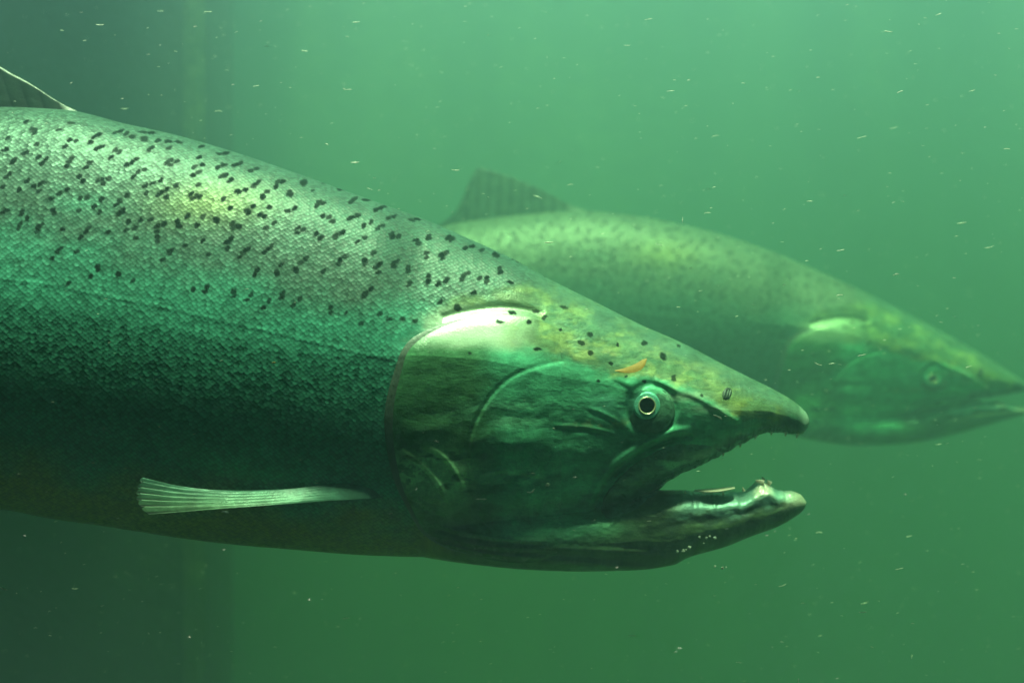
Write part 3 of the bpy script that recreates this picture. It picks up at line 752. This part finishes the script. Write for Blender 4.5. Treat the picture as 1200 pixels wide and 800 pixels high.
        # pectoral fins
        ex = s.L(np.array([425., 300, 165, 430, 300, 250, 172]), np.array([560., 572, 555, 575, 580, 588, 592]))
        for side in (1, -1):
            b0 = float(s.surf(np.array([425.]), np.array([s.fm_y(565)]))[0])
            Y = s.fm_y; 
            # leading edge nearest the camera, the web goes back from it, a little lower
            basep = [(410, Y(556), (b0 - 6)), (418, Y(562), b0), (424, Y(570), (b0 + 4))]
            rootl = [(458, Y(556), b0 - 8), (440, Y(557), b0 - 1), (400, Y(560), b0 + 4), (350, Y(566), b0 + 10), (290, Y(568), b0 + 16), (238, Y(564), b0 + 22), (194, Y(553), b0 + 28)]
            lead = [(458, Y(575), b0 - 8), (440, Y(577), b0 + 2), (400, Y(578), b0 + 10), (350, Y(581), b0 + 26), (290, Y(584), b0 + 38), (238, Y(588), b0 + 42), (202, Y(591), b0 + 46)]
            o = s.pect(rootl, lead, side)
        # pelvic, anal, adipose, tail
        for side in (1, -1):
            s.fin('pelvic_fin', [(-300, B(-300) - 8, 34 * side), (-350, B(-350) - 8, 30 * side)], [(-380, B(-300) + 40, 66 * side), (-430, B(-350) + 24, 50 * side)],
                  [(.2, .26, .18), (.3, .36, .28), (.5, .5, .4)], 10, nu=60, nv=30)
        s.fin('anal_fin', [(-860, B(-860) - 6, 0), (-720, B(-720) - 6, 0)], [(-930, B(-860) + 18, 0), (-800, B(-720) + 105, 0)],
              [(.12, .15, .1), (.3, .36, .28), (.5, .5, .4)], 14, nu=80, nv=30)
        s.fin('adipose_fin', [(-880, T(-880) + 5, 0), (-800, T(-800) + 5, 0)], [(-925, T(-880) - 40, 0), (-880, T(-800) - 32, 0)],
              dk, 4, nu=40, nv=20)
        s.fin('tail_fin', [(-1060, T(-1060) + 3, 0), (-1085, 385 if s.viewL else 370, 0), (-1060, B(-1060) - 3, 0)],
              [(-1330, 180, 0), (-1295, 280, 0), (-1275, 385, 0), (-1295, 480, 0), (-1330, 590, 0)], dk, 22, 4, nu=180, nv=60, thick=4)

    def pect(s, back, lead, side):
        def rs(p, n):
            p = np.array(smooth_poly([tuple(map(float, q)) for q in p], 2)); t0 = np.linspace(0, 1, len(p)); t = np.linspace(0, 1, n)
            return np.stack([np.interp(t, t0, p[:, i]) for i in range(3)], 1)
        nu, nv = 200, 72
        a, b = rs(back, nu), rs(lead, nu)
        u = np.linspace(0, 1, nu)[:, None]; v = np.linspace(0, 1, nv)[None]
        Pm = a[:, None] * (1 - v[..., None]) + b[:, None] * v[..., None]
        fan = u**2.5
        ridge = 1 - (1 - np.abs(np.sin(np.pi * 6 * v**.8 + .5))) * sstep(u + .25 * v, .58, 1.02)
        # finger-like ends of the rays at the tip, web arched so its upper face shows
        Pm[..., 0] -= fan * (np.sin(np.pi * (v * 6 + .15))**2 * 5 + 8 * np.sin(np.pi * v))
        Pm[..., 1] -= 5.0 * np.sin(np.pi * v) * (1 - .5 * u) * -1 * 0 + fan * 2.6 * ridge
        th = (1.8 - 1.0 * u) * (.6 + .4 * ridge) * np.clip(np.minimum(v, 1 - v) * 10 + .3, 0, 1)
        A = Pm.copy(); Bk = Pm.copy(); A[..., 1] -= th; Bk[..., 1] += th
        V = np.concatenate([P3(q[..., 0], q[..., 1], q[..., 2] * side).reshape(-1, 3) for q in (A, Bk)])
        N = nu * nv
        F = [grid_faces(nu, nv), grid_faces(nu, nv, off=N, flip=True)]
        def strip(i0, i1): return np.stack([i0[:-1], i0[1:], i1[1:], i1[:-1]], 1)
        i = np.arange(nu); j = np.arange(nv)
        F += [strip(i * nv, i * nv + N), strip(i * nv + nv - 1, i * nv + nv - 1 + N), strip(j, j + N), strip((nu - 1) * nv + j, (nu - 1) * nv + j + N)]
        dark = sstep(ridge, .55, .25) * sstep(u, .7, .95)
        col = np.array([.11, .31, .22]) * (1 - .8 * (dark + 0 * v))[..., None] * np.ones((nu, nv, 1))
        yl = (v * sstep(u, .3, .8))[..., None] * .5
        col = col * (1 - yl) + np.array([.22, .38, .14]) * yl * (1 - .8 * (dark + 0 * v))[..., None]
        col = np.concatenate([col.reshape(-1, 3)] * 2); z = np.zeros(len(V)); U = np.stack([V[:, 0] / S / 1000, V[:, 2] / S / 1000], 1)
        return make_mesh('pectoral_fin', V, np.concatenate(F), SKIN, s.root, dict(tint=col, spot=z, scl=z, met=z + .1, rgh=z + .35), U)

    def cone(s, name, x, y, d, h, r, ax, ay, mat):
        if ay > 0: y = float(s.B(np.array([float(x)]))[0]) - 2.5; d *= .55
        th = np.linspace(0, 2 * np.pi, 12, endpoint=False); pr = [(r, 0), (r * .9, .25), (r * .6, .6), (r * .25, .9), (.02, 1)]
        V = []
        ln = math.hypot(ax, ay); ux, uy = ax / ln, ay / ln
        for rr, t in pr:
            for q in th:
                V.append((x + ux * h * t + rr * math.cos(q) * -uy + 1.2 * t * t * -ux, y + uy * h * t + rr * math.cos(q) * ux, d + rr * math.sin(q)))
        V = np.array(V)
        return make_mesh(name, P3(V[:, 0], V[:, 1], V[:, 2]), grid_faces(len(pr), 12, True), mat, s.root)

    def teeth_nostril(s):
        Y = s.fm
        if s.viewL:
            for x, y, d, h, r, ax, ay in [(893, 564, 13, 12, 3.0, -9, -2), (886, 569, 17, 9, 2.6, -9, 2), (902, 566, 8, 7, 2.8, -6, -5), (897, 563, -6, 6, 2, -5, -5),
                                         (870, 574, 16, 6, 1.7, -2, -4), (845, 577, 24, 5, 1.5, -1, -3), (822, 576, 27, 5, 1.4, -1, -3), (800, 575, 30, 4, 1.3, -1, -3),
                                         (934, 504, 10, 8, 2.0, -1, 5), (920, 504, 16, 7, 1.8, -1, 5), (903, 504, 20, 6, 1.6, -1, 4), (884, 511, 24, 6, 1.5, -1, 4), (866, 519, 27, 5, 1.4, -1, 4), (846, 530, 30, 5, 1.4, -1, 4)]:
                s.cone('tooth', x, y, d, h, r, ax, ay, M_tooth)
            # pale tongue edge lying in the open jaw
            xs = np.linspace(812, 858, 50); th = np.linspace(0, 2 * np.pi, 16, endpoint=False)
            wv = 3.0 * np.sin(np.linspace(.15, np.pi - .3, 50))**.5
            yy = 577 - (xs - 812) * .06 + 1.4 * np.sin((xs - 812) / 13)
            X = np.repeat(xs[:, None], 16, 1); Yv = yy[:, None] + (wv[:, None] * .75) * np.sin(th)[None]; Dv = 8 + (wv[:, None] * 5) * np.cos(th)[None]
            make_mesh('tongue', P3(X, Yv - 4, Dv + 10).reshape(-1, 3), grid_faces(50, 16, True), M_tooth, s.root)
        # nostril: a flat disc painted dark for the pit's shade, with little flaps
        c = s.Lp([(852, 461)])[0]
        for side in (1, -1):
            d0 = float(s.surf(np.array([c[0]]), np.array([c[1]]))[0])
            th = np.linspace(0, 2 * np.pi, 40, endpoint=False); pr = np.array([(.02, .3), (.4, .3), (.7, .2), (.85, 0), (1.0, -1.2)])
            X = c[0] + pr[:, :1] * 6.0 * np.cos(th)[None]; Yv = c[1] + pr[:, :1] * 7.5 * np.sin(th)[None]
            X = X + (Yv - c[1]) * -.25
            D = s.surf(X.ravel(), Yv.ravel()).reshape(X.shape) + s.relief(X.ravel(), Yv.ravel()).reshape(X.shape) + pr[:, 1:2] + .6
            nz = make_mesh('nostril', P3(X, Yv, D * side).reshape(-1, 3), grid_faces(5, 40, True, flip=side > 0), M_pit, s.root)
            for kx, tl in ((-3.2, 0), (.4, 1), (3.2, 2)):
                t = np.linspace(-1, 1, 20); ph = np.linspace(0, 2 * np.pi, 10, endpoint=False)
                X = c[0] + kx - t[:, None] * 1.4 * -1 * -1 + .9 * (1 - t[:, None]**2)**.5 * np.cos(ph)[None]
                Yv = c[1] + t[:, None] * 4.6 + 0 * ph[None]
                D = s.surf(X.ravel(), Yv.ravel()).reshape(X.shape) + s.relief(X.ravel(), Yv.ravel()).reshape(X.shape) + 1.6 + 1.0 * (1 - t[:, None]**2)**.5 * np.sin(ph)[None]
                make_mesh('nostril_flap', P3(X, Yv, D * side).reshape(-1, 3), grid_faces(20, 10, True, flip=side > 0), M_membrane, nz)

ident = lambda x, y: y
near_T = [(-1085, 340), (-1040, 332), (-900, 298), (-600, 215), (-300, 150), (-120, 130), (0, 126), (75, 129), (150, 146), (200, 157), (270, 177), (330, 197),
          (400, 222), (450, 240), (500, 258), (550, 280), (600, 303), (640, 325), (700, 355), (750, 380), (800, 402), (850, 428), (880, 443), (910, 458), (930, 470), (941, 479.5), (946, 486), (948, 492)]
near_B = [(-1085, 430), (-1040, 436), (-900, 480), (-600, 558), (-300, 585), (-100, 590), (0, 596), (60, 607), (130, 617), (200, 628), (270, 637), (340, 643), (430, 650), (500, 652),
          (560, 651), (620, 642), (690, 616), (740, 590), (778, 567), (800, 554), (825, 543), (850, 531), (865, 522), (880, 514), (895, 507), (908, 506), (926, 508), (939, 508), (946, 501), (948, 493)]
near_J0 = [(440, 560), (600, 575), (700, 582), (778, 574), (800, 574), (830, 577), (860, 576), (890, 573), (910, 573), (928, 575), (938, 579), (945, 588)]
near_J1 = [(440, 632), (500, 652.5), (560, 661), (620, 666.5), (680, 669), (740, 667.5), (790, 661), (803, 654), (850, 640), (880, 628), (910, 617), (930, 606), (942, 596), (945, 589)]

NEAR = Salmon.__new__(Salmon)
loc = ((OX - 600) * S, 0, (400 - OY) * S)
NEAR.__init__('chinook_salmon', near_T, near_B, near_J0, near_J1, 1.0, ident, loc, 1.0, True)
NEAR.build()
tagit(NEAR.root, 'large open-mouthed salmon with sharp black spots on its silver back, nearest the window', 'fish', 'salmon swimming to the right')
NEAR.root.name = 'salmon'

# the far fish, traced in its own pixels and brought to the local scale
kf = .626
def FX(px): return 948 - (1205 - px) / kf
def FY(py): return 492 + (py - 455) / kf
far_T = [(-1085, 330), (-900, 300), (-600, 215), (-300, 165)] + [(FX(a), FY(b)) for a, b in [(500, 268), (545, 260), (600, 253), (680, 247), (750, 254), (820, 268), (900, 293), (960, 318), (1020, 346),
        (1080, 376), (1120, 398), (1160, 421), (1185, 437), (1198, 446)]] + [(945, 485), (948, 492)]
far_B = [(-1085, 415), (-900, 455), (-600, 520), (-300, 545), (0, 552), (200, 556), (461, 566), (541, 574), (621, 570), (690, 556), (760, 538), (820, 522), (850, 513), (880, 508), (910, 503), (935, 499), (945, 497), (948, 493.5)]
far_J0 = [(440, 510), (600, 530), (700, 535), (778, 524), (830, 516), (852, 515), (880, 518), (905, 521), (925, 524), (938, 529), (945, 536)]
far_J1 = [(440, 562), (541, 588), (621, 599), (732, 594), (780, 585), (828, 573), (880, 558), (908, 550), (930, 544), (942, 540), (945, 537)]
def fmap(x, y): 
    y = np.asarray(y, float); return np.where(y > 492, 492 + (y - 492) * .61, y)
YF = .24
sf = kf * (D0 + YF) / D0
# world place of local origin (OX, OY): photo pixel of that point
pxo = 1205 - (948 - OX) * kf; pyo = 455 + (OY - 492) * kf
FAR = Salmon('salmon', far_T, far_B, far_J0, far_J1, .55, fmap,
             ((pxo - 600) * S * (D0 + YF) / D0, YF, (400 - pyo) * S * (D0 + YF) / D0), sf, False)
FAR.build()
tagit(FAR.root, 'paler salmon blurred by the murky water, behind the big spotted one, mouth almost closed', 'fish', 'salmon swimming to the right')

# ------------------------------------------------------------------ things drifting in the water
M_fleck = simple_mat('silt fleck', (.66, .74, .58), .6, 0, 900, .2)
M_leaf = simple_mat('leaf scrap', (.46, .30, .06), .6, 0, 400, .3)
def spindle(name, px, py, Y, ln, wd, ang, mat, parent=None, bend=.15, arrays=False, n=9, m=6):
    f = (D0 + Y) / D0 * S
    t = np.linspace(-1, 1, n); th = np.linspace(0, 2 * np.pi, m, endpoint=False)
    rr = wd * np.sqrt(np.clip(1 - t**2, .02, 1)) * (1 + .3 * np.sin(t * 5 + px))
    lx = t * ln; lz = bend * ln * (1 - t**2)
    X = lx[:, None] + 0 * th[None]; Z = lz[:, None] + rr[:, None] * np.sin(th)[None]; Yd = rr[:, None] * np.cos(th)[None]
    c, s_ = math.cos(ang), math.sin(ang)
    V = np.stack([(X * c - Z * s_), Yd, (X * s_ + Z * c)], -1).reshape(-1, 3) * f
    F = grid_faces(n, m, True)
    pos = ((px - 600) * f, Y, (400 - py) * f)
    if arrays: return V + np.array(pos), F
    o = make_mesh(name, V, F, mat, parent); o.location = pos
    return o
fl = '''1127,261,6,1.2,8 1050,322,4,1,15 984,346,4,.9,8 1041,37,5,.9,-8 1139,106,4,.8,15 1055,108,4,.9,20 949,236,4,.9,0 1100,17,4,.8,20
630,231,6,1.1,-18 643,284,6,1.3,2 773,286,5,1,-10 534,199,5,1,-4 416,190,5,1.1,3 357,60,4,1.2,-5 417,26,5,1,3 408,105,5,.8,0 146,127,5,.8,2 117,29,5,.9,0
244,14,5,.8,0 256,131,5,.7,0 188,13,4,.8,0 300,101,4,.8,10 415,190,4,.8,0 959,426,5,.9,-22 975,426,4,.9,5 1010,416,5,.9,12 829,250,4,.8,5 668,217,4,.7,8
1010,161,6,.8,14 1047,150,5,.8,15 1159,289,6,.8,12 985,293,5,.8,10 1054,666,5,.9,12 1013,706,5,.8,15 1011,717,5,.7,4 917,685,5,.8,20 741,745,5,.8,0
866,776,4,.8,-8 1069,769,3,1.0,80 936,797,3,1.0,85 960,624,4,.7,0 405,724,5,.8,6 4,689,5,1,-20 88,689,4,.8,0 1135,430,4,.7,20 1180,175,4,.7,0
800,258,4,.7,85 786,107,5,.7,5 838,160,5,.7,12 1100,520,4,.7,10 1065,628,4,.7,12 735,53,4,.7,0 760,23,5,.7,10'''
for q in fl.split():
    px, py, ln, wd, an = map(float, q.split(','))
    o = spindle('silt_fleck', px, py, rng.uniform(-.075, .04), ln, wd * .6, R(an), M_fleck, bend=rng.uniform(-.2, .2))
    tagit(o, 'tiny pale sliver of debris drifting in the open green water', 'debris', 'pale slivers drifting in the water')
o = spindle('silt_fleck', 642, 568, -.075, 3.0, 1.9, R(15), M_fleck)
tagit(o, 'rounder white speck drifting in front of the big salmon\'s cheek', 'debris', 'pale slivers drifting in the water')
o = spindle('silt_fleck', 622, 574, -.075, 5.0, 1.0, R(22), M_fleck, bend=-.5)
tagit(o, 'curled white thread in front of the big salmon\'s lower cheek', 'debris', 'pale slivers drifting in the water')
o = spindle('silt_fleck', 564, 584.5, -.075, 6.5, .8, R(0), M_fleck, bend=0)
tagit(o, 'short straight white dash in front of the lower gill cover', 'debris', 'pale slivers drifting in the water')
o = spindle('silt_fleck', 264, 600, -.075, 4.5, 1.1, R(-8), M_fleck)
tagit(o, 'pale sliver just below the big salmon\'s side fin', 'debris', 'pale slivers drifting in the water')
o = spindle('silt_fleck', 321, 425, -.075, 2.4, 1.3, R(0), M_leaf)
tagit(o, 'tiny yellowish crumb in front of the big salmon\'s dark flank', 'debris', 'pale slivers drifting in the water')
o = spindle('silt_fleck', 841, 489, -.075, 6, 1.2, R(-25), M_fleck)
tagit(o, 'white sliver under the nostril of the big salmon', 'debris', 'pale slivers drifting in the water')
# bubbles of white debris under the jaw
def blob(px, py, Y, r):
    return spindle('x', px, py, Y, r, r, rng.uniform(0, 3), M_fleck, arrays=True, n=8, m=8)
def clump(pts, Y, label):
    V, F, n = [], [], 0
    for px, py, r in pts:
        v, f = blob(px, py, Y, r); V.append(v); F.append(f + n); n += len(v)
    V = np.concatenate(V); c = V.mean(0)
    o = make_mesh('foam_clump', V - c, np.concatenate(F), M_fleck); o.location = c
    tagit(o, label, 'debris', 'white crumbs by the lower jaw')
clump([(794, 646, 1.6), (801, 645, 2.0), (808, 641, 2.1), (804, 644, 1.2)], -.05, 'row of white crumbs on the lower edge of the open jaw')
clump([(820, 629, 1.5), (828, 630, 1.3), (832, 628, 1.4), (838, 630, 1.9), (825, 636, .8)], -.055, 'scatter of white crumbs on the side of the lower jaw')
clump([(838, 663, 1.5), (847, 665, 1.7), (851, 664, 1.0)], -.05, 'faint white crumbs hanging in the water below the jaw')
# orange leaf scrap in front of the brow
t = np.linspace(0, 1, 24); pl = np.array(smooth_poly([(721, 433.5), (736, 429), (750, 422.5), (757, 420.5), (757.5, 425), (752, 432), (740, 437.5), (728, 437)], 3, True))
f = (D0 - .036) / D0 * S
tp = np.array(smooth_poly([(720, 434), (733, 431), (746, 425.5), (754, 420.5), (758, 420)], 3)); bo = np.array(smooth_poly([(721, 435), (735, 437.5), (747, 435.5), (755, 430.5), (758.5, 421.5)], 3))
tt = np.linspace(0, 1, len(tp))[:, None]; vv_ = np.linspace(0, 1, 9)[None]
PX_ = tp[:, :1] * (1 - vv_) + bo[:, :1] * vv_; PY_ = tp[:, 1:] * (1 - vv_) + bo[:, 1:] * vv_; c = np.array([740., 429.])
V = []
for sd in (-1, 1):
    V.append(np.stack([(PX_ - 600) * f, sd * .0002 * np.sin(np.pi * vv_) - .35 * (PY_ - c[1]) * f + .0006 * np.sin(PX_ / 6), (400 - PY_) * f], -1).reshape(-1, 3))
N_ = tp.shape[0] * 9; V = np.concatenate(V); cc = V.mean(0)
o = make_mesh('leaf_scrap', V - cc, np.concatenate([grid_faces(len(tp), 9), grid_faces(len(tp), 9, off=N_, flip=True)]), M_leaf); o.location = cc + np.array([0, -.036, 0])
tagit(o, 'small orange-brown leaf scrap in front of the big salmon\'s brow', 'leaf')
# fine silt that nobody could count
V, F, n = [], [], 0
for i in range(3200):
    Y = rng.uniform(-.115, .35)
    v, f_ = spindle('x', rng.uniform(-150, 1350), rng.uniform(-150, 950), Y, rng.uniform(.6, 3.2) * .8, rng.uniform(.16, .36), R(rng.normal(4, 12)), None, arrays=True, n=5, m=4)
    V.append(v); F.append(f_ + n); n += len(v)
o = make_mesh('suspended_silt', np.concatenate(V), np.concatenate(F), M_fleck)
tagit(o, 'fine pale silt suspended all through the green water', 'silt', kind='stuff')
